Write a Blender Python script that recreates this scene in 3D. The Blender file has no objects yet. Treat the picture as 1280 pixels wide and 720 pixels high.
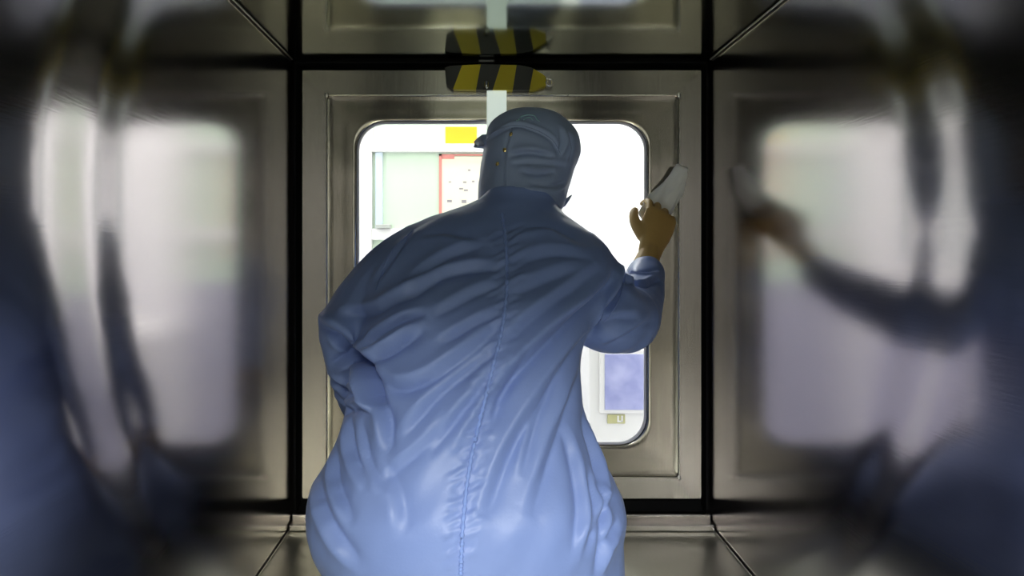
import bpy, bmesh, math, random
import numpy as np
from mathutils import Vector, Matrix, noise
from mathutils.bvhtree import BVHTree

random.seed(4)
S = bpy.context.scene
COL = S.collection
PI = math.pi

# ------------------------------------------------------------------ survey
F = 763.0            # focal length in pixels of a 1280 px wide frame
VX, VY = 600.0, 310.0   # where the chamber's long edges converge
D = 1.4816           # camera to door face, metres
CZ = 0.666           # camera height over the chamber floor


def P(px, py, y):
    """survey point: a direction in the photograph at a distance y down the chamber"""
    return Vector(((px - VX) * y / F, y, CZ - (py - VY) * y / F))


XL, XR = -0.4505, 0.5524     # chamber side walls
ZT = 1.118                   # chamber ceiling
YB = -0.30                   # open rear end of the chamber

# ------------------------------------------------------------------ helpers


def tag(o, label=None, cat=None, group=None, kind=None):
    if label: o['label'] = label
    if cat: o['category'] = cat
    if group: o['group'] = group
    if kind: o['kind'] = kind
    return o


def link(name, me, mat=None, parent=None, smooth=False):
    o = bpy.data.objects.new(name, me)
    COL.objects.link(o)
    if mat is not None:
        if isinstance(mat, (list, tuple)):
            for m in mat: me.materials.append(m)
        else:
            me.materials.append(mat)
    if smooth:
        for p in me.polygons: p.use_smooth = True
    if parent is not None:
        o.parent = parent
        o.matrix_parent_inverse = parent_matrix(parent).inverted()
    return o


def parent_matrix(p):
    m = Matrix.LocRotScale(p.location, p.rotation_euler, p.scale)
    if p.parent:
        m = parent_matrix(p.parent) @ p.matrix_parent_inverse @ m
    return m


def obj(name, bm, mat=None, parent=None, smooth=False, recalc=True):
    if recalc: bmesh.ops.recalc_face_normals(bm, faces=bm.faces[:])
    me = bpy.data.meshes.new(name)
    bm.to_mesh(me); bm.free()
    return link(name, me, mat, parent, smooth)


def empty(name, loc):
    o = bpy.data.objects.new(name, None)
    COL.objects.link(o); o.location = loc
    o.empty_display_size = .1
    return o


def add_box(bm, x0, x1, y0, y1, z0, z1, bevel=0.0, seg=2):
    r = bmesh.ops.create_cube(bm, size=1)
    vs = r['verts']
    for v in vs:
        v.co = Vector(((x0 + x1) / 2 + v.co.x * (x1 - x0), (y0 + y1) / 2 + v.co.y * (y1 - y0), (z0 + z1) / 2 + v.co.z * (z1 - z0)))
    if bevel:
        es = list({e for v in vs for e in v.link_edges})
        bmesh.ops.bevel(bm, geom=es, offset=bevel, segments=seg, profile=.5, affect='EDGES')
    return bm


def box(*a, **k):
    return add_box(bmesh.new(), *a, **k)


def add_loft(bm, rings, cap=True):
    """rings: lists of Vectors of equal length"""
    vr = [[bm.verts.new(c) for c in r] for r in rings]
    n = len(vr[0])
    for a, b in zip(vr[:-1], vr[1:]):
        for i in range(n):
            j = (i + 1) % n
            bm.faces.new((a[i], a[j], b[j], b[i]))
    if cap:
        bm.faces.new(vr[0][::-1]); bm.faces.new(vr[-1])
    return vr


def ellipse_ring(c, a, b, n=48, e=2.3):
    out = []
    for i in range(n):
        t = 2 * PI * i / n
        ct, st = math.cos(t), math.sin(t)
        out.append(Vector((c[0] + a * math.copysign(abs(ct) ** (2 / e), ct), c[1] + b * math.copysign(abs(st) ** (2 / e), st), c[2])))
    return out


def catmull(pts, per=8):
    pts = [np.array(p, float) for p in pts]
    P_ = [2 * pts[0] - pts[1]] + pts + [2 * pts[-1] - pts[-2]]
    out = []
    for i in range(1, len(P_) - 2):
        p0, p1, p2, p3 = P_[i - 1:i + 3]
        for k in range(per):
            t = k / per
            out.append(.5 * ((2 * p1) + (-p0 + p2) * t + (2 * p0 - 5 * p1 + 4 * p2 - p3) * t * t + (-p0 + 3 * p1 - 3 * p2 + p3) * t ** 3))
    out.append(pts[-1])
    return out


def add_tube(bm, path, radii, n=14, round_ends=True):
    """tube of varying radius along a path, hemispherical ends"""
    path = [Vector(p) for p in path]
    rs = list(radii)
    rings = []
    up = Vector((.13, .21, .97))
    def ring(c, d, r):
        u = d.cross(up)
        if u.length < 1e-4: u = d.cross(Vector((1, 0, 0)))
        u.normalize(); w = d.cross(u).normalized()
        return [c + (u * math.cos(2 * PI * i / n) + w * math.sin(2 * PI * i / n)) * r for i in range(n)]
    m = len(path)
    for i, c in enumerate(path):
        d = (path[min(i + 1, m - 1)] - path[max(i - 1, 0)]).normalized()
        if i == 0 and round_ends:
            for a in (80, 55, 28):
                rings.append(ring(c - d * rs[0] * math.sin(math.radians(a)), d, rs[0] * math.cos(math.radians(a))))
        rings.append(ring(c, d, rs[i]))
        if i == m - 1 and round_ends:
            for a in (28, 55, 80):
                rings.append(ring(c + d * rs[-1] * math.sin(math.radians(a)), d, rs[-1] * math.cos(math.radians(a))))
    add_loft(bm, rings)
    return bm


def limb(bm, pts, per=6, n=18):
    """pts: (Vector, radius) joints"""
    c = catmull([(*p, r) for p, r in pts], per)
    add_tube(bm, [q[:3] for q in c], [q[3] for q in c], n)


def add_ball(bm, c, r, sc=(1, 1, 1), rot=None, seg=20):
    res = bmesh.ops.create_uvsphere(bm, u_segments=seg, v_segments=seg // 2 + 2, radius=r)
    for v in res['verts']:
        p = Vector((v.co.x * sc[0], v.co.y * sc[1], v.co.z * sc[2]))
        if rot is not None: p = rot @ p
        v.co = p + Vector(c)
    return res['verts']


def remeshed(bm, voxel, smooth_iter=4, fac=.5):
    """fuse overlapping closed shapes into one continuous skin"""
    me = bpy.data.meshes.new('tmp'); bmesh.ops.recalc_face_normals(bm, faces=bm.faces[:]); bm.to_mesh(me); bm.free()
    o = bpy.data.objects.new('tmp', me); COL.objects.link(o)
    m = o.modifiers.new('r', 'REMESH'); m.mode = 'VOXEL'; m.voxel_size = voxel
    if smooth_iter:
        s = o.modifiers.new('s', 'SMOOTH'); s.iterations = smooth_iter; s.factor = fac
    dg = bpy.context.evaluated_depsgraph_get()
    out = bpy.data.meshes.new_from_object(o.evaluated_get(dg))
    bpy.data.objects.remove(o); bpy.data.meshes.remove(me)
    out.materials.clear()
    return out


def rrect(x0, x1, z0, z1, r, y, nc=8):
    """rounded rectangle in a plane of constant y, always 4*(nc+1) points"""
    pts = []
    r = max(r, 1e-4)
    for cx, cz, a0 in ((x1 - r, z1 - r, 0), (x0 + r, z1 - r, 90), (x0 + r, z0 + r, 180), (x1 - r, z0 + r, 270)):
        for i in range(nc + 1):
            a = math.radians(a0 + 90 * i / nc)
            pts.append(Vector((cx + r * math.cos(a), y, cz + r * math.sin(a))))
    return pts


# ------------------------------------------------------------------ materials
def new_mat(name):
    m = bpy.data.materials.new(name); m.use_nodes = True
    nt = m.node_tree
    b = nt.nodes['Principled BSDF']
    return m, nt, b


def simple(name, col, rough=.5, metal=0.0, spec=.5, emit=None, es=1.0):
    m, nt, b = new_mat(name)
    b.inputs['Base Color'].default_value = (*col, 1)
    b.inputs['Roughness'].default_value = rough
    b.inputs['Metallic'].default_value = metal
    b.inputs['Specular IOR Level'].default_value = spec
    if emit:
        b.inputs['Emission Color'].default_value = (*emit, 1)
        b.inputs['Emission Strength'].default_value = es
    return m


def steel(name, col, rough, brush=(1.5, 60, 60), bump=.0015, var=.06, bstr=.12, wob=0.0):
    """brushed stainless steel: fine grain in roughness and bump"""
    m, nt, b = new_mat(name)
    L = nt.links.new
    tc = nt.nodes.new('ShaderNodeTexCoord')
    mp = nt.nodes.new('ShaderNodeMapping'); mp.inputs['Scale'].default_value = brush
    L(tc.outputs['Object'], mp.inputs['Vector'])
    nz = nt.nodes.new('ShaderNodeTexNoise'); nz.inputs['Scale'].default_value = 6; nz.inputs['Detail'].default_value = 4
    L(mp.outputs['Vector'], nz.inputs['Vector'])
    mr = nt.nodes.new('ShaderNodeMapRange')
    mr.inputs['To Min'].default_value = rough - var; mr.inputs['To Max'].default_value = rough + var
    L(nz.outputs['Fac'], mr.inputs['Value']); L(mr.outputs['Result'], b.inputs['Roughness'])
    bp = nt.nodes.new('ShaderNodeBump'); bp.inputs['Strength'].default_value = bstr; bp.inputs['Distance'].default_value = bump
    L(nz.outputs['Fac'], bp.inputs['Height'])
    if wob:
        nz2 = nt.nodes.new('ShaderNodeTexNoise'); nz2.inputs['Scale'].default_value = 5.0; nz2.inputs['Detail'].default_value = 1
        L(tc.outputs['Object'], nz2.inputs['Vector'])
        bp2 = nt.nodes.new('ShaderNodeBump'); bp2.inputs['Strength'].default_value = 1; bp2.inputs['Distance'].default_value = wob
        L(nz2.outputs['Fac'], bp2.inputs['Height']); L(bp.outputs['Normal'], bp2.inputs['Normal'])
        L(bp2.outputs['Normal'], b.inputs['Normal'])
    else:
        L(bp.outputs['Normal'], b.inputs['Normal'])
    b.inputs['Base Color'].default_value = (*col, 1)
    b.inputs['Metallic'].default_value = 1
    return m


def cloth_mat(name, col, col2, rough=.55, scale=260, sheen=.25):
    m, nt, b = new_mat(name)
    L = nt.links.new
    tc = nt.nodes.new('ShaderNodeTexCoord')
    nz = nt.nodes.new('ShaderNodeTexNoise'); nz.inputs['Scale'].default_value = 9; nz.inputs['Detail'].default_value = 5
    L(tc.outputs['Object'], nz.inputs['Vector'])
    mx = nt.nodes.new('ShaderNodeMix'); mx.data_type = 'RGBA'
    mx.inputs[6].default_value = (*col, 1); mx.inputs[7].default_value = (*col2, 1)
    L(nz.outputs['Fac'], mx.inputs[0]); L(mx.outputs[2], b.inputs['Base Color'])
    wv = nt.nodes.new('ShaderNodeTexNoise'); wv.inputs['Scale'].default_value = scale; wv.inputs['Detail'].default_value = 2
    L(tc.outputs['Object'], wv.inputs['Vector'])
    bp = nt.nodes.new('ShaderNodeBump'); bp.inputs['Strength'].default_value = .25; bp.inputs['Distance'].default_value = .0006
    L(wv.outputs['Fac'], bp.inputs['Height']); L(bp.outputs['Normal'], b.inputs['Normal'])
    b.inputs['Roughness'].default_value = rough
    b.inputs['Sheen Weight'].default_value = sheen
    b.inputs['Sheen Tint'].default_value = (.8, .88, 1, 1)
    b.inputs['Specular IOR Level'].default_value = .32
    return m


M = {}
M['wall_steel'] = steel('steel side wall', (.405, .37, .385), .17, brush=(4, 3, 70), bump=.001, var=.04, bstr=.05)
M['ceil_steel'] = steel('steel ceiling', (.38, .42, .37), .10, brush=(60, 3, 3), bump=.0005, var=.02, bstr=.05)
M['floor_steel'] = steel('steel floor', (.60, .60, .53), .33, brush=(40, 4, 4), bump=.001, var=.06, bstr=.1)
M['door_steel'] = steel('steel door plate', (.44, .415, .38), .24, brush=(60, 60, 3), bump=.001, var=.05, bstr=.12)
M['panel_steel'] = steel('steel door panel', (.37, .345, .295), .19, brush=(50, 50, 3), bump=.001, var=.05, bstr=.1, wob=.006)
M['weld'] = steel('weld bead', (.70, .67, .62), .30, brush=(20, 20, 20), bump=.002, bstr=.5)
M['gasket'] = simple('black rubber', (.004, .004, .004), .75, spec=.2)
M['suit'] = cloth_mat('blue polyester suit', (.215, .305, .64), (.25, .345, .69), .42, 260, .08)
M['hood'] = cloth_mat('blue hood cloth', (.27, .35, .56), (.31, .39, .60), .5)
M['seam'] = cloth_mat('seam thread', (.24, .36, .78), (.27, .39, .82), .55)
M['glove'] = cloth_mat('tan latex glove', (.56, .34, .10), (.64, .41, .14), .5, 120, .05)
M['wipe'] = cloth_mat('white wipe', (.88, .86, .80), (.92, .91, .87), .85, 400, .1)
M['skin'] = simple('skin', (.62, .40, .29), .5)
M['eye'] = simple('eye', (.85, .85, .83), .2)
M['iris'] = simple('iris', (.04, .025, .015), .2)
M['brow'] = simple('brow', (.03, .02, .015), .7)
M['boot'] = cloth_mat('boot cover', (.62, .66, .74), (.68, .71, .78), .6)
M['brass'] = simple('brass snap', (.55, .42, .16), .3, 1)
M['emblem'] = simple('emblem print', (.30, .52, .60), .6)
M['chrome'] = simple('chrome', (.7, .66, .6), .2, 1)
M['yellow_tape'] = simple('yellow tape', (.74, .59, .015), .42)
M['black_tape'] = simple('black tape', (.006, .006, .007), .4)
M['white_plastic'] = simple('white strip with added glow', (.85, .88, .84), .4, emit=(.82, .95, .84), es=.62)  # emission added to brighten the white strip, no lamp behind it
M['white_paint'] = simple('white paint', (.88, .88, .87), .5)
M['green_panel'] = simple('greenish panel', (.62, .76, .61), .35)
M['pale_blue'] = simple('pale blue panel', (.60, .70, .80), .4)
M['sign_yellow'] = simple('sign yellow', (.86, .47, .0), .5)
M['poster_paper'] = simple('poster paper', (.86, .80, .62), .6)
M['poster_red'] = simple('poster red', (.72, .26, .23), .6)
M['poster_ink'] = simple('poster ink', (.30, .28, .30), .6)
M['lavender'] = simple('lavender paint', (.40, .40, .50), .5)
M['khaki'] = simple('khaki label', (.55, .54, .28), .6)
M['dark_grey'] = simple('dark grey', (.05, .05, .055), .5)
M['rear_grey'] = simple('rear room paint', (.40, .41, .40), .7)
M['rear_floor'] = simple('rear room floor', (.48, .47, .34), .5)


def tinted_screen():
    m, nt, b = new_mat('bluish frosted pane')
    L = nt.links.new
    tc = nt.nodes.new('ShaderNodeTexCoord')
    nz = nt.nodes.new('ShaderNodeTexNoise'); nz.inputs['Scale'].default_value = 14; nz.inputs['Detail'].default_value = 6
    L(tc.outputs['Object'], nz.inputs['Vector'])
    cr = nt.nodes.new('ShaderNodeValToRGB')
    cr.color_ramp.elements[0].position = .35; cr.color_ramp.elements[0].color = (.34, .37, .70, 1)
    cr.color_ramp.elements[1].position = .68; cr.color_ramp.elements[1].color = (.52, .55, .86, 1)
    L(nz.outputs['Fac'], cr.inputs['Fac']); L(cr.outputs['Color'], b.inputs['Base Color'])
    b.inputs['Roughness'].default_value = .3
    return m


M['blue_pane'] = tinted_screen()


def glass():
    m = bpy.data.materials.new('window glass'); m.use_nodes = True
    nt = m.node_tree; nt.nodes.clear(); L = nt.links.new
    out = nt.nodes.new('ShaderNodeOutputMaterial')
    tr = nt.nodes.new('ShaderNodeBsdfTransparent'); tr.inputs['Color'].default_value = (.97, .985, .97, 1)
    gl = nt.nodes.new('ShaderNodeBsdfGlossy'); gl.inputs['Roughness'].default_value = .01
    fr = nt.nodes.new('ShaderNodeFresnel'); fr.inputs['IOR'].default_value = 1.3
    mx = nt.nodes.new('ShaderNodeMixShader')
    L(fr.outputs['Fac'], mx.inputs[0]); L(tr.outputs[0], mx.inputs[1]); L(gl.outputs[0], mx.inputs[2]); L(mx.outputs[0], out.inputs['Surface'])
    return m


M['glass'] = glass()

# ------------------------------------------------------------------ chamber shell


def sheet_wall(name, xw, sgn, mat, amp):
    """steel side wall, dished outward away from the door; sgn=-1 left wall, +1 right wall"""
    bm = bmesh.new()
    ny, nz = 170, 80
    y0, y1 = YB, D + .035
    def off(y, z):
        # sheet bends outward along a bowed crease, then runs flat again towards the open end
        dz = z - .74
        BN, GW, BL, y_c = (.12, .020, .125, .735) if sgn < 0 else (.07, .012, .075, .752)
        yb = y_c + (1.3 if dz > 0 else .72) * dz * dz
        sp = lambda q: BW * (q / BW if q / BW > 30 else math.log1p(math.exp(q / BW)))
        o = BS * sp(yb + .02 - y) - (BS + BN) * sp(yb - GW - y) + (BN + .05) * sp(yb - BL - y) - .05 * sp(yb - .4 - y)
        e = min(z, ZT - z) / .10
        e = 1 if e >= 1 else e * e * (3 - 2 * e)
        v = (z / ZT) * 2 - 1
        u = (y - 1.0) / .45
        d = DA * (1 - u * u) ** 2 * (1 - v * v) if abs(u) < 1 else 0
        return o * e + d
    grid = []
    for i in range(ny + 1):
        y = y0 + (y1 - y0) * i / ny
        grid.append([bm.verts.new((xw + sgn * off(y, ZT * j / nz), y, ZT * j / nz)) for j in range(nz + 1)])
    outer = []
    xo = xw + sgn * (.04 + abs(amp))
    for i in range(ny):
        for j in range(nz):
            bm.faces.new((grid[i][j], grid[i + 1][j], grid[i + 1][j + 1], grid[i][j + 1]))
    # folded-back casing so the wall has a real thickness
    c = [bm.verts.new((xo, y, z)) for y in (y0, y1) for z in (0, ZT)]
    bm.faces.new((c[0], c[1], c[3], c[2]))
    bm.faces.new([grid[0][j] for j in range(nz + 1)] + [c[1], c[0]])
    bm.faces.new([grid[ny][j] for j in range(nz + 1)] + [c[3], c[2]])
    bm.faces.new([grid[i][0] for i in range(ny + 1)] + [c[2], c[0]])
    bm.faces.new([grid[i][nz] for i in range(ny + 1)] + [c[3], c[1]])
    o = obj(name, bm, mat)
    for p in o.data.polygons:
        p.use_smooth = len(p.vertices) == 4 and abs(p.normal.x) > .5
    return tag(o, kind='structure')


AMP = .05
BS, BW, DA = .11, .012, 0
sheet_wall('wall_left', XL, -1, M['wall_steel'], AMP)
sheet_wall('wall_right', XR, 1, M['wall_steel'], AMP)
tag(obj('ceiling', box(XL - .08, XR + .08, YB, D + .035, ZT, ZT + .03), M['ceil_steel']), kind='structure')
tag(obj('floor', box(XL - .08, XR + .08, YB, D + .035, -.03, 0), M['floor_steel']), kind='structure')

# chamber rear: unseen steel panels added to narrow the light from behind
for nm, x0, x1 in (('left', XL - .08, -.20), ('right', .30, XR + .08)):
    tag(obj('wall_light_baffle_' + nm, box(x0, x1, YB - .035, YB - .001, -.03, ZT + .03, .004), M['door_steel']), kind='structure')

# weld beads along the four long corners
for n, (x, z) in enumerate(((XL + .001, .001), (XR - .001, .001), (XL + .001, ZT - .001), (XR - .001, ZT - .001)), 1):
    bm = bmesh.new()
    k = 60
    path = [Vector((x, YB + .01 + (D - .03 - YB) * i / k, z)) for i in range(k + 1)]
    add_tube(bm, path, [.0012 + .0002 * random.random() for _ in path], 8)
    tag(obj('trim_%d' % n, bm, M['weld'], smooth=True), kind='structure')

# sill step below the door
bm = bmesh.new()
add_box(bm, XL + .001, XR - .001, D - .050, D - .006, .0, .016, .003)
add_box(bm, XL + .001, XR - .001, D - .026, D - .004, .012, .030, .003)
tag(obj('trim_5', bm, M['door_steel']), kind='structure')

# ------------------------------------------------------------------ door


def px_x(px, y=D): return (px - VX) * y / F
def px_z(py, y=D): return CZ - (py - VY) * y / F


dx0, dx1, dz0, dz1 = px_x(377), px_x(877.5), px_z(624), px_z(87)
ix0, ix1, iz0, iz1 = px_x(408), px_x(849), px_z(597), px_z(119)
wx0, wx1, wz0, wz1 = px_x(445), px_x(810), px_z(558), px_z(151)

door = empty('door_1', (0, D, dz0))
tag(door, kind='structure')
# border plate, a frame with square hole
bm = bmesh.new()
add_loft(bm, [rrect(dx0, dx1, dz0, dz1, .004, D + .034), rrect(dx0, dx1, dz0, dz1, .004, D + .002), rrect(dx0 + .002, dx1 - .002, dz0 + .002, dz1 - .002, .004, D),
              rrect(ix0, ix1, iz0, iz1, .003, D), rrect(ix0 + .001, ix1 - .001, iz0 + .001, iz1 - .001, .003, D + .008)], cap=False)
obj('door_frame', bm, M['door_steel'], door)
# pressed inner panel around the window
bm = bmesh.new()
def mix_rr(t, r, y):
    q = lambda a, b: a + (b - a) * t
    return rrect(q(ix0, wx0), q(ix1, wx1), q(iz0, wz0), q(iz1, wz1), r, y)
add_loft(bm, [mix_rr(0, .003, D + .008), mix_rr(.06, .008, D + .009), mix_rr(.25, .022, D + .0105), mix_rr(.45, .035, D + .0085), mix_rr(.62, .05, D + .0105),
              mix_rr(.85, .062, D + .0085), mix_rr(.97, .068, D + .009), mix_rr(1.0, .068, D + .012), mix_rr(1.0, .068, D + .034)], cap=False)
pan = obj('door_panel', bm, M['panel_steel'], door, smooth=True)
# weld bead square around the panel, with a blob in each corner
bm = bmesh.new()
cs = [Vector((ix0, D - .0005, iz0)), Vector((ix1, D - .0005, iz0)), Vector((ix1, D - .0005, iz1)), Vector((ix0, D - .0005, iz1))]
for a, b in zip(cs, cs[1:] + cs[:1]):
    add_tube(bm, [a.lerp(b, i / 20) for i in range(21)], [.0014] * 21, 8)
for c in cs: add_ball(bm, c, .005, (1, .5, 1.2))
obj('weld_bead', bm, M['weld'], door, smooth=True)
# window gasket and pane
bm = bmesh.new()
e = .0035
add_loft(bm, [rrect(wx0, wx1, wz0, wz1, .068, D + .014), rrect(wx0 + e, wx1 - e, wz0 + e, wz1 - e, .065, D + .016), rrect(wx0 + e, wx1 - e, wz0 + e, wz1 - e, .065, D + .026),
              rrect(wx0, wx1, wz0, wz1, .068, D + .027)], cap=False)
obj('window_seal', bm, simple('grey seal', (.62, .60, .64), .5), door)
bm = bmesh.new()
add_loft(bm, [rrect(wx0 + .001, wx1 - .001, wz0 + .001, wz1 - .001, .067, D + .020), rrect(wx0 + .001, wx1 - .001, wz0 + .001, wz1 - .001, .067, D + .024)])
obj('window_pane', bm, M['glass'], door)
# black rubber gasket closing the gap round the door
bm = bmesh.new()
add_loft(bm, [rrect(XL - .03, XR + .03, -.03, ZT + .03, .001, D + .036), rrect(XL - .03, XR + .03, -.03, ZT + .03, .001, D + .052),
              rrect(dx0 + .012, dx1 - .012, dz0 + .012, dz1 - .012, .001, D + .052), rrect(dx0 + .012, dx1 - .012, dz0 + .012, dz1 - .012, .001, D + .036),
              rrect(XL - .03, XR + .03, -.03, ZT + .03, .001, D + .036)], cap=False)
g = obj('trim_6', bm, M['gasket'])
tag(g, kind='structure')
# black liner in the gap on the chamber end (reveal)
for n, (x0, x1, z0, z1) in enumerate(((XL, XL + .004, .03, ZT), (XR - .004, XR, .03, ZT), (XL, XR, ZT - .004, ZT)), 7):
    tag(obj('trim_%d' % n, box(x0, x1, D - .002, D + .036, z0, z1), M['gasket']), kind='structure')
tag(obj('trim_10', box(XL, XR, D + .002, D + .036, 0, .012), M['gasket']), kind='structure')

# ------------------------------------------------------------------ hazard-striped latch at the top of the door
lx0, lx1 = px_x(556, D - .03), px_x(683, D - .03)
lz0, lz1 = px_z(111, D - .03), px_z(80, D - .03)
latch = empty('door_latch', ((lx0 + lx1) / 2, D, lz0))
tag(latch, 'yellow and black hazard striped latch bar at the top of the steel door', 'door latch')


def latch_outline():
    # side seen from the chamber: blunt left end, tapering right end
    q = [(556, 84), (562, 82), (600, 80), (650, 81), (664, 84), (678, 92), (686, 99), (682, 107), (668, 112), (610, 112), (566, 111), (558, 105)]
    return q


edges_px = [(540, 548), (578, 566), (601, 595), (626, 616), (646, 641), (668, 662), (700, 697)]   # stripe borders: (top px, bottom px)
ymid = D - .022


def clip(poly, xt, xb, keep_right):
    """clip a polygon (px) by the slanted line through (xt,80),(xb,112)"""
    def s(p):
        v = p[0] - (xt + (xb - xt) * (p[1] - 80) / 32)
        return v if keep_right else -v
    out = []
    for a, b in zip(poly, poly[1:] + poly[:1]):
        sa, sb = s(a), s(b)
        if sa >= 0: out.append(a)
        if (sa > 0 > sb) or (sa < 0 < sb):
            t = sa / (sa - sb); out.append((a[0] + (b[0] - a[0]) * t, a[1] + (b[1] - a[1]) * t))
    return out


cols = ['black_tape', 'yellow_tape', 'black_tape', 'yellow_tape', 'black_tape', 'yellow_tape']
for i in range(6):
    poly = clip(clip(latch_outline(), *edges_px[i], True), *edges_px[i + 1], False)
    if len(poly) < 3: continue
    th = .020 if i != 2 else .021
    bm = bmesh.new()
    ring = lambda y, s=1: [Vector((px_x(p[0], ymid), y, px_z(p[1], ymid))) for p in poly]
    add_loft(bm, [ring(D - .002), ring(D - th)])
    o = obj('tape_stripe', bm, M[cols[i]], latch)
    tag(o, 'yellow stripe' if cols[i][0] == 'y' else 'black stripe')
bm = bmesh.new()
c = P(687, 103, ymid)
for k in range(20):
    pass
ringp = [c + Vector((.008 * math.cos(2 * PI * k / 20), 0, .008 * math.sin(2 * PI * k / 20))) for k in range(21)]
add_tube(bm, ringp, [.0028] * 21, 8)
add_tube(bm, [P(683, 98, ymid), P(689, 93, ymid)], [.003, .002], 8)
tag(obj('ring', bm, M['chrome'], latch, smooth=True), 'small metal ring on the right tip')
bm = bmesh.new(); add_tube(bm, [P(608, 104, D - .03), P(608, 108, D - .034)], [.006, .005], 12)
obj('knob', bm, M['chrome'], latch, smooth=True)
bm = bmesh.new(); add_box(bm, px_x(598), px_x(618), D - .030, D - .006, px_z(82), ZT - .001, .003)
tag(obj('bracket', bm, M['black_tape'], latch), 'black bracket up to the ceiling')
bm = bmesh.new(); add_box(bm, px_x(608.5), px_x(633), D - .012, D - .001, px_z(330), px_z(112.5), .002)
tag(obj('cover_strip', bm, M['white_plastic'], latch), 'white vertical strip with added glow hanging down over the window')

# ------------------------------------------------------------------ the rooms before and behind the chamber
FZ = -.75; CE = 2.35; RX = 3.2
YF, YR = 4.6, -4.2
tag(obj('wall_far', box(-RX, RX, YF, YF + .1, FZ, CE), M['white_paint']), kind='structure')
tag(obj('wall_rear', box(-RX, RX, YR - .1, YR, FZ, CE), M['rear_grey']), kind='structure')
YD = D + .054
# the dividing wall in which the chamber is set, with its opening
bm = bmesh.new()
add_loft(bm, [rrect(-RX, RX, FZ, CE, .001, YD), rrect(-RX, RX, FZ, CE, .001, YD + .03), rrect(dx0 - .005, dx1 + .005, dz0 - .005, dz1 + .005, .001, YD + .03),
              rrect(dx0 - .005, dx1 + .005, dz0 - .005, dz1 + .005, .001, YD), rrect(-RX, RX, FZ, CE, .001, YD)], cap=False)
tag(obj('wall_dividing', bm, M['white_paint']), kind='structure')
for nm, x0, x1 in (('left', -RX - .1, -RX), ('right', RX, RX + .1)):
    tag(obj('wall_front_room_' + nm, box(x0, x1, YD, YF + .1, FZ, CE), M['white_paint']), kind='structure')
    tag(obj('wall_rear_room_' + nm, box(x0, x1, YR - .1, YD, FZ, CE), M['rear_grey']), kind='structure')
tag(obj('floor_front_room', box(-RX - .1, RX + .1, YD, YF + .1, FZ - .1, FZ), M['lavender']), kind='structure')
tag(obj('floor_rear_room', box(-RX - .1, RX + .1, YR - .1, YD, FZ - .1, FZ), M['rear_floor']), kind='structure')
tag(obj('ceiling_front_room', box(-RX - .1, RX + .1, YD, YF + .1, CE, CE + .1), M['white_paint']), kind='structure')
tag(obj('ceiling_rear_room', box(-RX - .1, RX + .1, YR - .1, YD, CE, CE + .1), M['rear_grey']), kind='structure')

# glazed partition in the front room: posts, rail, greenish panels
YP = 2.6
part = empty('glazed_partition', (px_x(540, YP), YP, FZ))
tag(part, 'white framed partition with pale green panels seen through the left of the door window', 'partition')
pz = lambda py: px_z(py, YP); pxx = lambda px: px_x(px, YP)
obj('post', box(pxx(440), pxx(466), YP - .03, YP + .03, FZ, CE - .02, .004), M['white_paint'], part)
obj('post', box(pxx(700), pxx(722), YP - .03, YP + .03, FZ, CE - .02, .004), M['white_paint'], part)
obj('rail', box(pxx(466), pxx(700), YP - .03, YP + .03, pz(191), pz(181), .003), M['white_paint'], part)
obj('rail', box(pxx(466), pxx(700), YP - .03, YP + .03, pz(300), pz(286), .003), M['white_paint'], part)
tag(obj('slat', box(pxx(470), pxx(479), YP - .02, YP + .005, pz(286), pz(191), .002), M['pale_blue'], part), 'pale blue vertical strip')
tag(obj('upper_panel', box(pxx(466), pxx(700), YP - .004, YP + .004, pz(181), pz(100)), M['green_panel'], part), 'pale green panel')
tag(obj('lower_panel', box(pxx(466), pxx(700), YP - .004, YP + .004, pz(286), pz(191)), M['green_panel'], part), 'pale green panel')
tag(obj('middle_panel', box(pxx(466), pxx(700), YP - .004, YP + .004, pz(352), pz(300)), M['green_panel'], part), 'pale green panel')
tag(obj('base_panel', box(pxx(466), pxx(700), YP - .004, YP + .004, FZ, pz(352)), M['lavender'], part), 'lavender base panel')
tag(obj('bracket', box(pxx(472), pxx(490), YP - .05, YP - .004, pz(286), pz(281), .002), simple('grey bracket', (.45, .48, .45), .5), part), 'grey bracket')

sign = obj('sign', box(pxx(557), pxx(596), YP - .012, YP - .004, pz(180), pz(159), .002), M['sign_yellow'])
tag(sign, 'plain yellow rectangular sign above the white rail of the partition', 'sign')

pst = empty('poster', (pxx(600), YP - .006, pz(330)))
tag(pst, 'cream poster with red border on the green partition beside the blue hood', 'poster')
obj('sheet', box(pxx(552), pxx(646), YP - .008, YP - .004, pz(320), pz(196)), M['poster_paper'], pst)
bm = bmesh.new()
add_box(bm, pxx(549), pxx(552.5), YP - .010, YP - .004, pz(323), pz(193))
add_box(bm, pxx(646), pxx(649), YP - .010, YP - .004, pz(323), pz(193))
add_box(bm, pxx(549), pxx(649), YP - .010, YP - .004, pz(195), pz(193))
add_box(bm, pxx(549), pxx(649), YP - .010, YP - .004, pz(323), pz(320))
add_box(bm, pxx(552), pxx(568), YP - .010, YP - .004, pz(199), pz(195))
tag(obj('border', bm, M['poster_red'], pst), 'red border')
for (a, b, w, h) in ((585, 212, 3, 2), (561, 227, 3, 1.5), (579, 227, 4, 2), (574, 235, 5, 2), (580, 237, 5, 2), (559, 250, 6, 3), (577, 250, 6, 4), (590, 226, 3, 2), (600, 215, 4, 3), (612, 240, 8, 4), (604, 262, 10, 4)):
    obj('printed_mark', box(pxx(a), pxx(a + w), YP - .0095, YP - .008, pz(b + h), pz(b)), M['poster_ink'], pst)

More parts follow.
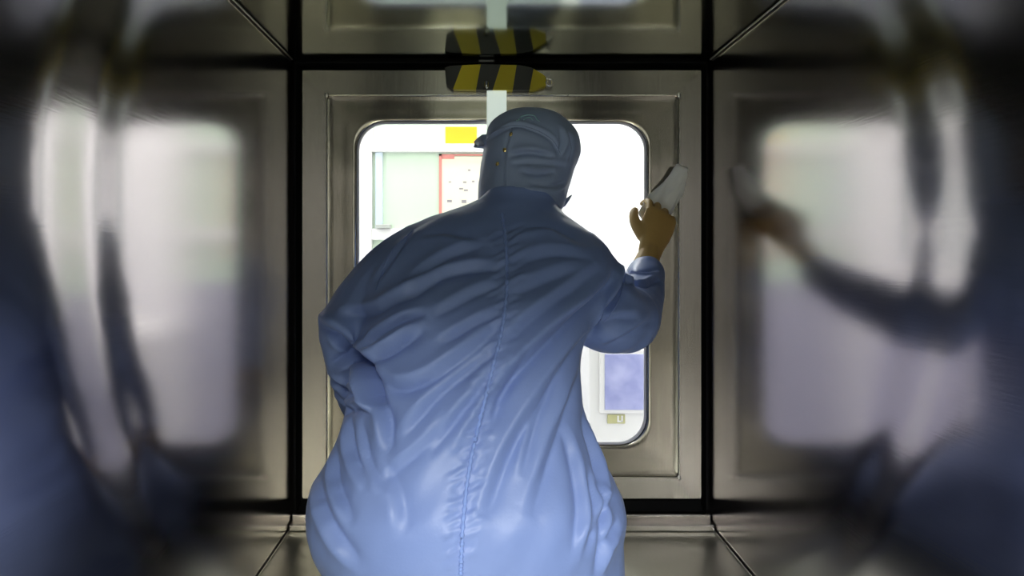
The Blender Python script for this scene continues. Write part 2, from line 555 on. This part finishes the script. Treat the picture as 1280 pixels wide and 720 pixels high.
# white equipment cabinet with a bluish pane, lower right of the window
YC = 2.1
cx = lambda px: px_x(px, YC); cz = lambda py: px_z(py, YC)
cab = empty('equipment_cabinet', (cx(790), YC, FZ))
tag(cab, 'white equipment cabinet with a bluish pane behind the lower right of the window', 'cabinet')
obj('body', box(cx(736), cx(880), YC, YC + .5, FZ, cz(425), .006), M['white_paint'], cab)
pf = obj('pane_frame', box(cx(749), cx(817), YC - .012, YC + .002, cz(516), cz(436), .004), M['white_paint'], cab)
tag(obj('pane', box(cx(755), cx(809), YC - .015, YC - .010, cz(511), cz(442), .001), M['blue_pane'], cab), 'bluish pane')
lb = obj('label_plate', box(cx(759), cx(781), YC - .006, YC + .002, cz(529), cz(518), .001), M['khaki'], cab)
tag(lb, 'small khaki label plate')
bm = bmesh.new()
add_box(bm, cx(771), cx(773), YC - .008, YC - .005, cz(527), cz(519)); add_box(bm, cx(773), cx(777.5), YC - .008, YC - .005, cz(527), cz(525)); add_box(bm, cx(776), cx(778), YC - .008, YC - .005, cz(527), cz(519))
tag(obj('mark', bm, M['white_paint'], lb), 'white mark')

tag(obj('baseboard_far', box(-RX, RX, YF - .02, YF, FZ, .05), M['lavender']), kind='structure')

# ceiling lamps
def lamp(name, x, y, w, l, power, colr, label, group=None):
    t = empty(name, (x, y, CE - .03))
    tag(t, label, 'ceiling light', group)
    bm = bmesh.new()
    add_loft(bm, [[Vector((x + sx * (w / 2 + q), y + sy * (l / 2 + q), z)) for sx, sy in ((-1, -1), (1, -1), (1, 1), (-1, 1))]
                  for q, z in ((.03, CE), (.03, CE - .04), (.0, CE - .04), (.0, CE - .01))], cap=False)
    obj('housing', bm, M['white_paint'], t)
    obj('diffuser', box(x - w / 2, x + w / 2, y - l / 2, y + l / 2, CE - .012, CE - .008), simple(name + ' diffuser', (.9, .9, .9), .5, emit=colr, es=2.0), t)
    ld = bpy.data.lights.new(name + '_light', 'AREA'); ld.shape = 'RECTANGLE'; ld.size = w; ld.size_y = l; ld.energy = power; ld.color = colr
    lo = bpy.data.objects.new(name + '_light', ld); COL.objects.link(lo); lo.location = (x, y, CE - .045)
    lo.parent = t; lo.matrix_parent_inverse = parent_matrix(t).inverted()
    return t


for i, x in enumerate((-1.5, 0.1, 1.7)):
    lamp('ceiling_light', x, 3.0, .6, 2.2, 60, (1, .985, .96), 'long white ceiling lamp in the bright room beyond the door', 'lamps of the bright room')
lamp('ceiling_light', -.22, -2.5, .40, 1.2, 158, (.96, .98, 1), 'long ceiling lamp in the dim room behind the chamber', 'lamps of the dim room')
lamp('ceiling_light', .34, -2.5, .40, 1.2, 110, (1, 1, .86), 'long ceiling lamp in the dim room behind the chamber', 'lamps of the dim room')

# ------------------------------------------------------------------ the person
person = empty('person', (P(580, 700, 1.0).x, 1.0, 0))
tag(person, 'person in blue cleanroom coverall and hood kneeling and wiping the door edge', 'person')

# torso: horizontal sections (py, left px, right px, distance of the mid-section, half depth)
TR = [(742, 440, 760, .985, .13), (720, 424, 774, .98, .150), (690, 404, 775, .975, .165), (660, 391, 774, .97, .172), (630, 386, 778, .97, .172), (600, 393, 768, .975, .168),
      (570, 411, 752, .985, .158), (540, 426, 737, .995, .150), (500, 438, 727, 1.01, .145), (450, 446, 724, 1.03, .145), (400, 452, 735, 1.06, .142),
      (360, 456, 757, 1.085, .136), (330, 462, 766, 1.105, .125), (310, 474, 757, 1.12, .115), (292, 496, 736, 1.135, .102), (276, 528, 714, 1.15, .088), (263, 565, 700, 1.165, .075), (250, 598, 694, 1.18, .066), (236, 612, 690, 1.19, .06)]
bm = bmesh.new()
rings = []
for r in catmull(TR, 4):
    py, l, rr, yc, b = r
    c = P((l + rr) / 2, py, yc)
    rings.append(ellipse_ring(c, (rr - l) / 2 * yc / F, b, 56, 2.35))
add_loft(bm, rings)
# thighs, shins: kneeling, sitting back on the heels
hx = P(582, 650, .98).x
for s, kx in ((-1, -.16), (1, .15)):
    limb(bm, [(Vector((hx + s * .10, 1.00, .22)), .115), (Vector((hx + s * .13, 1.18, .165)), .098), (Vector((hx + kx, 1.345, .095)), .075)])
    limb(bm, [(Vector((hx + kx, 1.345, .085)), .070), (Vector((hx + s * .13, 1.12, .068)), .062), (Vector((hx + s * .11, .92, .062)), .05)])
# left arm: elbow out, forearm folded in front of the hip
limb(bm, [(P(535, 322, 1.12), .070), (P(500, 346, 1.10), .070), (P(458, 385, 1.075), .062), (P(432, 408, 1.055), .048)])
limb(bm, [(P(429, 410, 1.055), .044), (P(437, 438, 1.075), .046), (P(444, 470, 1.11), .044), (P(452, 500, 1.16), .042), (P(470, 535, 1.22), .036)])
# right arm: out to the side, forearm raised to the door
limb(bm, [(P(715, 340, 1.11), .080), (P(738, 372, 1.10), .078), (P(762, 392, 1.11), .072), (P(784, 397, 1.13), .060)])
limb(bm, [(P(784, 403, 1.13), .057), (P(792, 388, 1.18), .053), (P(800, 365, 1.26), .047), (P(808, 343, 1.33), .040)])
suit_me = remeshed(bm, .004, 6)

# ---- folds: creases laid on the cloth; each is a line over the surface with its depth and width
FOLDS = [
    # (points, depth, width, ridge side +1/-1/0)   depth > 0 presses the cloth in
    ([(398, 407), (428, 427), (455, 457)], .015, .010, 1),
    ([(446, 450), (456, 462), (463, 482), (470, 505)], .016, .011, 0),
    ([(455, 457), (490, 438), (528, 414)], .010, .009, 1),
    ([(457, 462), (490, 486), (530, 480), (575, 452), (622, 415)], .010, .011, 1),
    ([(455, 440), (470, 420), (505, 400), (530, 394)], .006, .007, 1),
    ([(455, 458), (462, 485), (484, 520), (488, 560)], .010, .010, -1),
    ([(455, 460), (440, 446), (412, 456)], .011, .008, 1),
    ([(408, 468), (428, 482), (442, 500)], .009, .007, 1),
    ([(412, 492), (428, 505), (436, 512)], .007, .006, 1),
    ([(430, 395), (462, 392), (500, 372), (545, 352)], .007, .010, 1),
    ([(500, 378), (540, 350), (585, 338), (622, 336)], .006, .010, 1),
    ([(515, 352), (560, 322), (605, 306)], .005, .010, 1),
    ([(470, 352), (488, 325), (512, 292)], .004, .006, 0),
    ([(506, 545), (545, 500), (585, 465), (618, 440)], .007, .010, 1),
    ([(540, 565), (575, 520), (610, 480), (622, 462)], .006, .008, 1),
    ([(575, 560), (598, 520), (612, 490)], .004, .006, 1),
    ([(552, 430), (590, 408), (622, 392)], .005, .008, 1),
    ([(545, 395), (590, 370), (626, 358)], .004, .009, 1),
    ([(768, 350), (735, 385), (690, 425), (640, 478), (612, 530)], .010, .011, -1),
    ([(748, 340), (700, 375), (660, 405), (634, 430)], .006, .010, -1),
    ([(742, 410), (712, 450), (675, 505), (640, 565), (610, 640)], .007, .010, -1),
    ([(724, 470), (708, 520), (690, 570), (668, 640)], .006, .010, -1),
    ([(640, 455), (612, 505), (592, 560)], .005, .007, -1),
    ([(640, 330), (690, 318), (735, 322)], .004, .012, 1),
    ([(636, 372), (680, 352), (720, 338)], .004, .011, 1),
    ([(779, 318), (783, 345), (775, 372), (752, 398), (738, 420)], .015, .009, -1),
    ([(462, 444), (490, 424), (524, 403)], -.004, .013, 0),
    ([(405, 418), (425, 436), (440, 444)], -.005, .010, 0),
    ([(442, 470), (456, 490), (462, 515)], -.004, .009, 0),
    ([(412, 478), (424, 486), (432, 498)], -.005, .007, 0),
    ([(420, 520), (445, 512), (470, 520)], .006, .006, 1),
    ([(480, 600), (530, 560), (560, 520)], .004, .008, 1),
    ([(700, 470), (672, 530), (655, 590)], .004, .007, -1),
    ([(660, 440), (632, 490), (618, 530)], .004, .007, -1),
    ([(745, 600), (757, 640), (752, 690)], .006, .007, 1),
    ([(766, 312), (778, 328), (786, 350)], .006, .008, 1),
    ([(752, 408), (770, 400), (795, 398)], .006, .008, 1),
    ([(786, 352), (805, 356), (824, 350)], .007, .006, 1),
    ([(783, 338), (803, 340), (822, 336)], .004, .005, -1),
    ([(760, 432), (785, 420), (815, 400)], .004, .008, 1),
    ([(728, 480), (732, 530), (745, 575), (752, 610)], .008, .009, 1),
    ([(706, 540), (718, 590), (724, 640), (716, 690)], .006, .009, 1),
    ([(735, 590), (742, 630), (734, 670)], .005, .008, 1),
    ([(768, 620), (752, 650), (730, 690)], .006, .009, -1),
    ([(772, 655), (758, 680), (745, 715)], .007, .008, 1),
    ([(435, 520), (440, 560), (462, 605)], .007, .009, -1),
    ([(452, 530), (462, 575), (482, 610)], .005, .008, -1),
    ([(418, 560), (420, 600), (440, 650)], .007, .009, -1),
    ([(398, 592), (402, 625), (420, 665), (448, 700)], .007, .010, -1),
    ([(470, 560), (500, 610), (510, 660)], .004, .012, -1),
    ([(600, 300), (560, 290), (530, 292)], .003, .010, 1),
    ([(640, 285), (685, 282), (720, 300)], .003, .010, -1),
]
cam_o = Vector((0, 0, CZ))


def project_on(bvh, pts, per=6):
    out = []
    for q in catmull(pts, per):
        d = (P(q[0], q[1], 1.0) - cam_o).normalized()
        h = bvh.ray_cast(cam_o, d)
        if h[0] is not None: out.append((np.array(h[0]), np.array(h[1])))
    return out


def mesh_arrays(me):
    n = len(me.vertices)
    co = np.empty(n * 3); me.vertices.foreach_get('co', co); co = co.reshape(-1, 3)
    no = np.empty(n * 3); me.vertex_normals.foreach_get('vector', no); no = no.reshape(-1, 3)
    return co, no


def bvh_of(me):
    return BVHTree.FromPolygons([v.co.copy() for v in me.vertices], [tuple(p.vertices) for p in me.polygons])


def apply_folds(me, folds, gain=1.0):
    bvh = bvh_of(me)
    co, no = mesh_arrays(me)
    disp = np.zeros(len(co))
    for pts, depth, w, side in folds:
        line = project_on(bvh, pts, 10)
        if len(line) < 3: continue
        L = np.array([a for a, b in line]); N = np.array([b for a, b in line])
        lo, hi = L.min(0) - 5 * w, L.max(0) + 5 * w
        idx = np.where(np.all((co > lo) & (co < hi), axis=1))[0]
        if not len(idx): continue
        best = np.full(len(idx), 1e9); sd = np.zeros(len(idx)); tt = np.zeros(len(idx)); nn = np.zeros(len(idx))
        for k in range(len(L) - 1):
            a, b = L[k], L[k + 1]; ab = b - a; l2 = ab @ ab
            if l2 < 1e-10 or l2 > .06 ** 2: continue
            t = np.clip(((co[idx] - a) @ ab) / l2, 0, 1)
            q = co[idx] - (a + t[:, None] * ab)
            d = np.linalg.norm(q, axis=1)
            m = d < best
            lat = np.cross(N[k], ab / math.sqrt(l2))
            best = np.where(m, d, best); sd = np.where(m, q @ lat, sd); tt = np.where(m, (k + t) / (len(L) - 1), tt); nn = np.where(m, no[idx] @ N[k], nn)
        s = np.where(sd >= 0, 1, -1) * best
        taper = np.clip(np.minimum(tt, 1 - tt) * 4, 0, 1) ** .7
        taper = .25 + .75 * taper
        end = np.exp(-np.clip(best - np.abs(sd), 0, None) ** 2 / (w * .8) ** 2)
        f = -np.exp(-(np.sqrt(s * s + (.25 * w) ** 2) - .25 * w) / (w * .85))
        if side: f = f + .75 * np.exp(-np.abs((s - side * 1.7 * w) / (w * 1.1)) ** 1.5)
        elif depth > 0: f = f + .3 * np.exp(-((np.abs(s) - 1.8 * w) / w) ** 2)
        if depth < 0: f = -np.exp(-(s / w) ** 2)
        disp[idx] += gain * depth * f * taper * end * np.clip(nn * 1.6, 0, 1)
    co2 = co + no * disp[:, None]
    me.vertices.foreach_set('co', co2.ravel()); me.update()


def rumple(me, amp, freq, axis=None, stretch=3.0, seed=0):
    """soft irregular waviness, drawn out along an axis"""
    co, no = mesh_arrays(me)
    ax = np.array(axis if axis is not None else (0, 0, 1), float); ax /= np.linalg.norm(ax)
    al = co @ ax
    q = co - al[:, None] * ax + (al / stretch)[:, None] * ax
    d = np.array([noise.noise(Vector(p) * freq + Vector((seed, 0, 0))) for p in q])
    co = co + no * (amp * d)[:, None]
    me.vertices.foreach_set('co', co.ravel()); me.update()


rumple(suit_me, .004, 14, (.55, .1, .8), 3.2, 3)
rumple(suit_me, .0022, 34, (.6, .1, .75), 4, 9)
SEAM = [(628, 268), (632, 300), (634, 340), (632, 380), (626, 420), (616, 460), (606, 500), (595, 545), (586, 590), (580, 640), (577, 690), (576, 716)]
_r = random.Random(7)
for q in catmull(SEAM, 4)[3:-4]:
    for sg in (-1, 1):
        ln = _r.uniform(12, 26)
        FOLDS.append(([(q[0] + sg * 2, q[1]), (q[0] + sg * ln * .5, q[1] - sg * ln * .25 + _r.uniform(-2, 2)), (q[0] + sg * ln, q[1] - sg * ln * .55)], _r.uniform(.0012, .0026), .0042, _r.choice((-1, 1))))
apply_folds(suit_me, FOLDS, 1.6)
suit = link('coverall', suit_me, M['suit'], person, True)
bpy.context.view_layer.update()
suit_bvh = bvh_of(suit_me)

# back seam: puckered piping down the middle of the back
def surface_piping(name, pts, rad, mat, parent, bvh, per=14, lift=.0006, wave=0.0):
    ln = project_on(bvh, pts, per)
    bm = bmesh.new()
    path, rr = [], []
    for i, (a, b) in enumerate(ln):
        path.append(Vector(a + b * lift)); rr.append(rad * (1 + wave * math.sin(i * 1.9)))
    add_tube(bm, path, rr, 8)
    return obj(name, bm, mat, parent, True)


tag(surface_piping('back_seam', SEAM, .0028, M['seam'], suit, suit_bvh, 16, .0004, .35), 'light blue puckered back seam')
for pts in ([(470, 362), (478, 338), (492, 312), (516, 288)], [(762, 306), (776, 322), (781, 348), (772, 378), (756, 402)]):
    surface_piping('sleeve_seam', pts, .0012, M['suit'], suit, suit_bvh, 10, .0004)

# ---- head with a face, inside the hood
HC = P(661, 200, 1.235)
face_dir = Vector((-.62, .78, -.05)).normalized()
yaw = Matrix.Rotation(math.atan2(face_dir.x, -face_dir.y) , 4, 'Z')   # local -Y is the face
R3 = yaw.to_3x3()
def hp(x, y, z): return HC + R3 @ Vector((x, y * .84, z))
bm = bmesh.new()
add_ball(bm, hp(0, .010, .014), .1, (.72, .78, .80), R3, 32)
add_ball(bm, hp(0, -.028, -.045), .1, (.56, .56, .66), R3, 24)
add_ball(bm, hp(0, -.062, -.098), .02, (1.2, .8, .7), R3, 16)
limb(bm, [(hp(0, -.088, .012), .008), (hp(0, -.100, -.012), .010), (hp(0, -.104, -.030), .013)], 4, 12)
for s in (-1, 1):
    add_ball(bm, hp(s * .012, -.094, -.034), .008, (1, 1, .8), R3, 12)
    add_ball(bm, hp(s * .040, -.058, -.030), .024, (1, .7, .8), R3, 16)
    add_ball(bm, hp(s * .075, .012, -.008), .03, (.28, .62, 1.05), R3, 16)
limb(bm, [(hp(-.036, -.078, .024), .008), (hp(0, -.090, .026), .008), (hp(.036, -.078, .024), .008)], 4, 10)
limb(bm, [(hp(-.022, -.078, -.062), .005), (hp(0, -.088, -.059), .007), (hp(.022, -.078, -.062), .005)], 4, 10)
limb(bm, [(hp(-.020, -.078, -.070), .005), (hp(0, -.086, -.071), .008), (hp(.020, -.078, -.070), .005)], 4, 10)
limb(bm, [(hp(0, .02, -.06), .048), (hp(0, .01, -.11), .044)], 4, 20)
head = link('head', remeshed(bm, .004, 3), M['skin'], person, True)
for s in (-1, 1):
    bm = bmesh.new(); add_ball(bm, hp(s * .032, -.072, .005), .012, (1.15, .75, .58), R3, 16)
    ey = obj('eye', bm, M['eye'], head, True)
    bm = bmesh.new(); add_ball(bm, hp(s * .032, -.0815, .005), .0055, (1, .3, 1), R3, 12)
    obj('iris', bm, M['iris'], ey, True)
    bm = bmesh.new(); limb(bm, [(hp(s * .016, -.090, .024), .003), (hp(s * .034, -.086, .029), .0035), (hp(s * .050, -.072, .024), .002)], 4, 8)
    obj('eyebrow', bm, M['brow'], head, True)

# hood
HR = [(278, 620, 694, 1.205, .072), (264, 603, 701, 1.215, .084), (252, 598, 706, 1.22, .090), (236, 598, 710, 1.225, .094), (220, 599.5, 715, 1.23, .098), (205, 601.5, 720, 1.235, .103),
      (190, 604, 725, 1.235, .106), (175, 606, 724, 1.235, .104), (162, 609, 716, 1.235, .096), (152, 616, 706, 1.235, .084), (145, 626, 696, 1.235, .068), (140.5, 637, 685, 1.235, .048), (138, 650, 672, 1.235, .022)]
bm = bmesh.new()
rings = []
for py, l, rr, yc, b in [tuple(v) for v in catmull(HR, 4)]:
    c = P((l + rr) / 2, py, yc)
    rings.append(ellipse_ring(c, (rr - l) / 2 * yc / F, b, 56, 2.15))
add_loft(bm, rings)
hood_me = remeshed(bm, .003, 3)
HOOD_FOLDS = [
    ([(640, 194), (662, 191), (690, 197)], .005, .005, 1),
    ([(652, 214), (672, 217), (692, 215)], .006, .0045, 1),
    ([(640, 205), (668, 204), (705, 208)], .003, .005, 1),
    ([(664, 230), (690, 233), (706, 228)], .004, .005, -1),
    ([(636, 240), (660, 243), (690, 240)], .003, .005, 1),
    ([(700, 160), (703, 178), (697, 192)], .004, .005, 1),
    ([(712, 168), (716, 185), (712, 200)], .003, .005, -1),
    ([(608, 176), (640, 158), (665, 162), (688, 174), (697, 190)], .0035, .004, 1),
    ([(638, 160), (632, 185), (629, 215), (630, 250)], .002, .004, 1),
]
rumple(hood_me, .0025, 30, (1, 0, .1), 3, 5)
apply_folds(hood_me, HOOD_FOLDS, 1.9)
# eye opening on the face side
bm = bmesh.new(); bm.from_mesh(hood_me)
kill = []
for f in bm.faces:
    c = R3.transposed() @ (f.calc_center_median() - HC)
    if c.y < -.03 and (c.x / .062) ** 2 + ((c.z - .006) / .028) ** 2 < 1: kill.append(f)
bmesh.ops.delete(bm, geom=kill, context='FACES')
bm.to_mesh(hood_me); bm.free()
hood = link('hood', hood_me, M['hood'], person, True)
hood_bvh = bvh_of(hood_me)
# cap seam, brim, snaps, emblem, tie end
surface_piping('cap_seam', [(608, 174), (620, 164), (642, 157), (668, 162), (690, 175), (700, 192)], .0012, M['hood'], hood, hood_bvh, 10, .0004)
surface_piping('flap_seam', [(640, 160), (634, 185), (631, 215), (632, 250)], .0010, M['hood'], hood, hood_bvh, 10, .0003)
bm = bmesh.new()
rows = []
for k in range(4):                    # brim: curved shell sticking out over the eyes
    row_t, row_b = [], []
    ext = (0, .013, .024, .030)[k]
    for i in range(17):
        a = math.radians(-72 + 144 * i / 16)
        rx, ry = .088, .104
        w = math.cos(a * 1.15) ** .6 if abs(a * 1.15) < PI / 2 else 0
        p = Vector((math.sin(a) * (rx + ext * w * .6), -math.cos(a) * (ry + ext * w), .064 - .005 * k - .018 * math.sin(a) ** 2))
        row_t.append(HC + R3 @ p); row_b.append(HC + R3 @ (p - Vector((0, 0, .018 - .0026 * k))))
    rows.append(row_t + row_b[::-1])
add_loft(bm, rows)
brim = obj('brim', bm, M['hood'], hood, True)
for q in ((639, 168), (631, 187.5), (622, 205)):
    h = project_on(hood_bvh, [q, (q[0] + .3, q[1]), (q[0] + .6, q[1])], 1)[0]
    n = Vector(h[1]); c = Vector(h[0]) + n * .001
    bm = bmesh.new()
    rot = n.to_track_quat('Z', 'Y').to_matrix()
    add_ball(bm, c, .0042, (1, 1, .45), rot, 14)
    add_ball(bm, c + n * .0015, .002, (1, 1, .7), rot, 10)
    tag(obj('snap', bm, M['brass'], hood, True), 'brass snap fastener')
# pale printed emblem on the crown: an arch over a bar
def on_hood(px, py):
    h = project_on(hood_bvh, [(px, py), (px + .2, py), (px + .4, py)], 1)
    return Vector(h[0][0]) + Vector(h[0][1]) * .0006 if h else None
bm = bmesh.new()
for pts, r in (([(649, 150), (651, 146.5), (656, 144.5), (662, 143.8), (668, 145), (671, 149)], .0013), ([(655, 150), (658, 147.5), (663, 147.2), (666, 150)], .0011), ([(646, 151), (649, 150)], .0011), ([(671, 149.5), (674, 151.5)], .0011)):
    pp = [on_hood(q[0], q[1]) for q in catmull(pts, 5)]
    pp = [q for q in pp if q is not None]
    if len(pp) > 2: add_tube(bm, pp, [r] * len(pp), 8)
tag(obj('emblem', bm, M['emblem'], hood, True), 'pale teal emblem on the crown')
bm = bmesh.new(); limb(bm, [(P(704, 256, 1.21), .005), (P(709, 250, 1.205), .004), (P(714, 244.5, 1.205), .0015)], 4, 10)
obj('tie_end', bm, M['hood'], hood, True)
# collar standing round the neck
bm = bmesh.new()
rings = []
for py, l, rr, yc, b in ((272, 588, 708, 1.185, .088), (264, 596, 702, 1.19, .084), (258, 600, 699, 1.195, .080), (262, 603, 697, 1.195, .078), (270, 600, 698, 1.19, .078)):
    rings.append(ellipse_ring(P((l + rr) / 2, py, yc), (rr - l) / 2 * yc / F, b, 48, 2.1))
add_loft(bm, rings, cap=False)
obj('collar', bm, M['suit'], suit, True)

# ---- gloved hands
def hand_mesh(frame, side, curls, spread, scale=1.0, thumb=None):
    """frame: 4x4 with +Y along the hand to the fingertips, +Z out of the back of the hand; side=+1 puts the thumb at -X"""
    bm = bmesh.new()
    T = lambda v: frame @ (Vector((v[0] * side, v[1], v[2])) * scale)
    # palm
    rings = []
    for y, a, b, zc in ((-.035, .027, .020, 0), (-.01, .030, .019, 0), (.02, .037, .016, 0), (.05, .041, .0145, .001), (.08, .041, .0125, .002), (.092, .037, .010, .001)):
        rings.append([T((a * math.cos(2 * PI * k / 24), y, zc + b * math.sin(2 * PI * k / 24))) for k in range(24)])
    add_loft(bm, rings)
    fl = (.072, .080, .075, .058); fx = (-.030, -.010, .010, .029); fr = (.0092, .0095, .0092, .0082)
    for i in range(4):
        p = Vector((fx[i], .084 - (.003, 0, .003, .010)[i], 0)); ang = 0; sp = spread[i]
        pts = [(T(p - Vector((0, .02, 0))), fr[i] * scale)]; pts.append((T(p), fr[i] * 1.02 * scale))
        for k, fr_l in enumerate((.45, .31, .24)):
            ang += curls[i][k]
            d = Vector((math.sin(sp), math.cos(ang) * math.cos(sp), -math.sin(ang)))
            p = p + d * fl[i] * fr_l
            pts.append((T(p), fr[i] * (1.0, .92, .80)[k] * scale))
        limb(bm, pts, 4, 12)
    t = thumb or [(-.024, .008, -.006), (-.046, .034, -.014), (-.056, .062, -.022), (-.055, .084, -.030)]
    limb(bm, [(T(q), r * scale) for q, r in zip(t, (.016, .0135, .0115, .0095))], 4, 12)
    # cuff of the glove
    limb(bm, [(T((0, -.035, 0)), .024 * scale), (T((0, -.075, 0)), .031 * scale)], 4, 18)
    return remeshed(bm, .0026, 4)


# right hand: back of the hand towards the camera, fingertips up against the door edge
wr = P(809, 326, 1.355)
ydir = (P(826, 270, 1.425) - wr).normalized()
zdir = Vector((.12, -1, .15)); zdir = (zdir - ydir * zdir.dot(ydir)).normalized()
xdir = ydir.cross(zdir)
fr_ = Matrix((xdir, ydir, zdir)).transposed().to_4x4(); fr_.translation = wr + ydir * .055
cur = [(.35, .55, .4), (.40, .6, .45), (.42, .62, .45), (.40, .6, .4)]
rh = hand_mesh(fr_, 1, cur, (-.10, -.02, .05, .13), .98)
tag(link('glove', rh, M['glove'], person, True), 'tan glove on the raised right hand')
# left hand: resting on the thigh
wl = P(474, 540, 1.235)
ydir = Vector((.55, .75, -.35)).normalized(); zdir = Vector((-.2, .1, 1)); zdir = (zdir - ydir * zdir.dot(ydir)).normalized(); xdir = ydir.cross(zdir)
fl_ = Matrix((xdir, ydir, zdir)).transposed().to_4x4(); fl_.translation = wl + ydir * .05
lh = hand_mesh(fl_, -1, [(.3, .35, .25)] * 4, (-.08, -.02, .04, .1), .98)
tag(link('glove', lh, M['glove'], person, True), 'tan glove on the left hand resting on the thigh')

# boots, soles up behind the shins
for s in (-1, 1):
    bm = bmesh.new()
    limb(bm, [(Vector((hx + s * .11, .935, .064)), .052), (Vector((hx + s * .108, .885, .062)), .050), (Vector((hx + s * .105, .82, .048)), .044), (Vector((hx + s * .100, .755, .036)), .034)])
    add_ball(bm, (hx + s * .11, .90, .090), .042, (.85, 1, .8))
    link('boot', remeshed(bm, .005, 3), M['boot'], person, True)

# ------------------------------------------------------------------ white wipe in the right hand
bm = bmesh.new()
wp = [(P(801, 272, 1.458), .016, .007), (P(812, 266, 1.463), .026, .008), (P(826, 255, 1.466), .034, .009), (P(837, 240, 1.467), .029, .010), (P(846, 224, 1.467), .023, .009), (P(853, 208, 1.468), .013, .007)]
c = catmull([(*p, a, b) for p, a, b in wp], 6)
rings = []
for i, q in enumerate(c):
    p = Vector(q[:3]); nx = Vector(c[min(i + 1, len(c) - 1)][:3]) - Vector(c[max(i - 1, 0)][:3]); nx.normalize()
    u = nx.cross(Vector((0, 1, 0))).normalized(); w = Vector((0, -1, 0))
    ring = []
    for k in range(40):
        t = 2 * PI * k / 40
        rr = 1 + .10 * math.sin(5 * t + i * .25) + .06 * math.sin(9 * t - i * .4)
        ring.append(p + (u * math.cos(t) * q[3] + w * math.sin(t) * q[4]) * rr)
    rings.append(ring)
add_loft(bm, rings)
wme = remeshed(bm, .0026, 2)
rumple(wme, .004, 70, (.4, 0, .9), 2.5, 2)
wipe = link('cleaning_wipe', wme, M['wipe'], None, True)
tag(wipe, 'crumpled white cleaning wipe held in the tan glove against the door edge', 'wipe')

# ------------------------------------------------------------------ world, camera
w = bpy.data.worlds.new('World'); S.world = w; w.use_nodes = True
w.node_tree.nodes['Background'].inputs[0].default_value = (.5, .52, .55, 1)
w.node_tree.nodes['Background'].inputs[1].default_value = .05

cd = bpy.data.cameras.new('Camera'); cam = bpy.data.objects.new('Camera', cd); COL.objects.link(cam)
cam.location = cam_o; cam.rotation_euler = (PI / 2, 0, 0)
cd.sensor_width = 36; cd.sensor_fit = 'HORIZONTAL'; cd.lens = F / 1280 * 36
cd.shift_x = (640 - VX) / 1280
cd.shift_y = -(360 - VY) / 1280
cd.clip_start = .02
S.camera = cam
S.view_settings.view_transform = 'Standard'; S.view_settings.look = 'None'
S.view_settings.gamma = 1; S.view_settings.use_curve_mapping = False
S.view_settings.exposure = 0.0
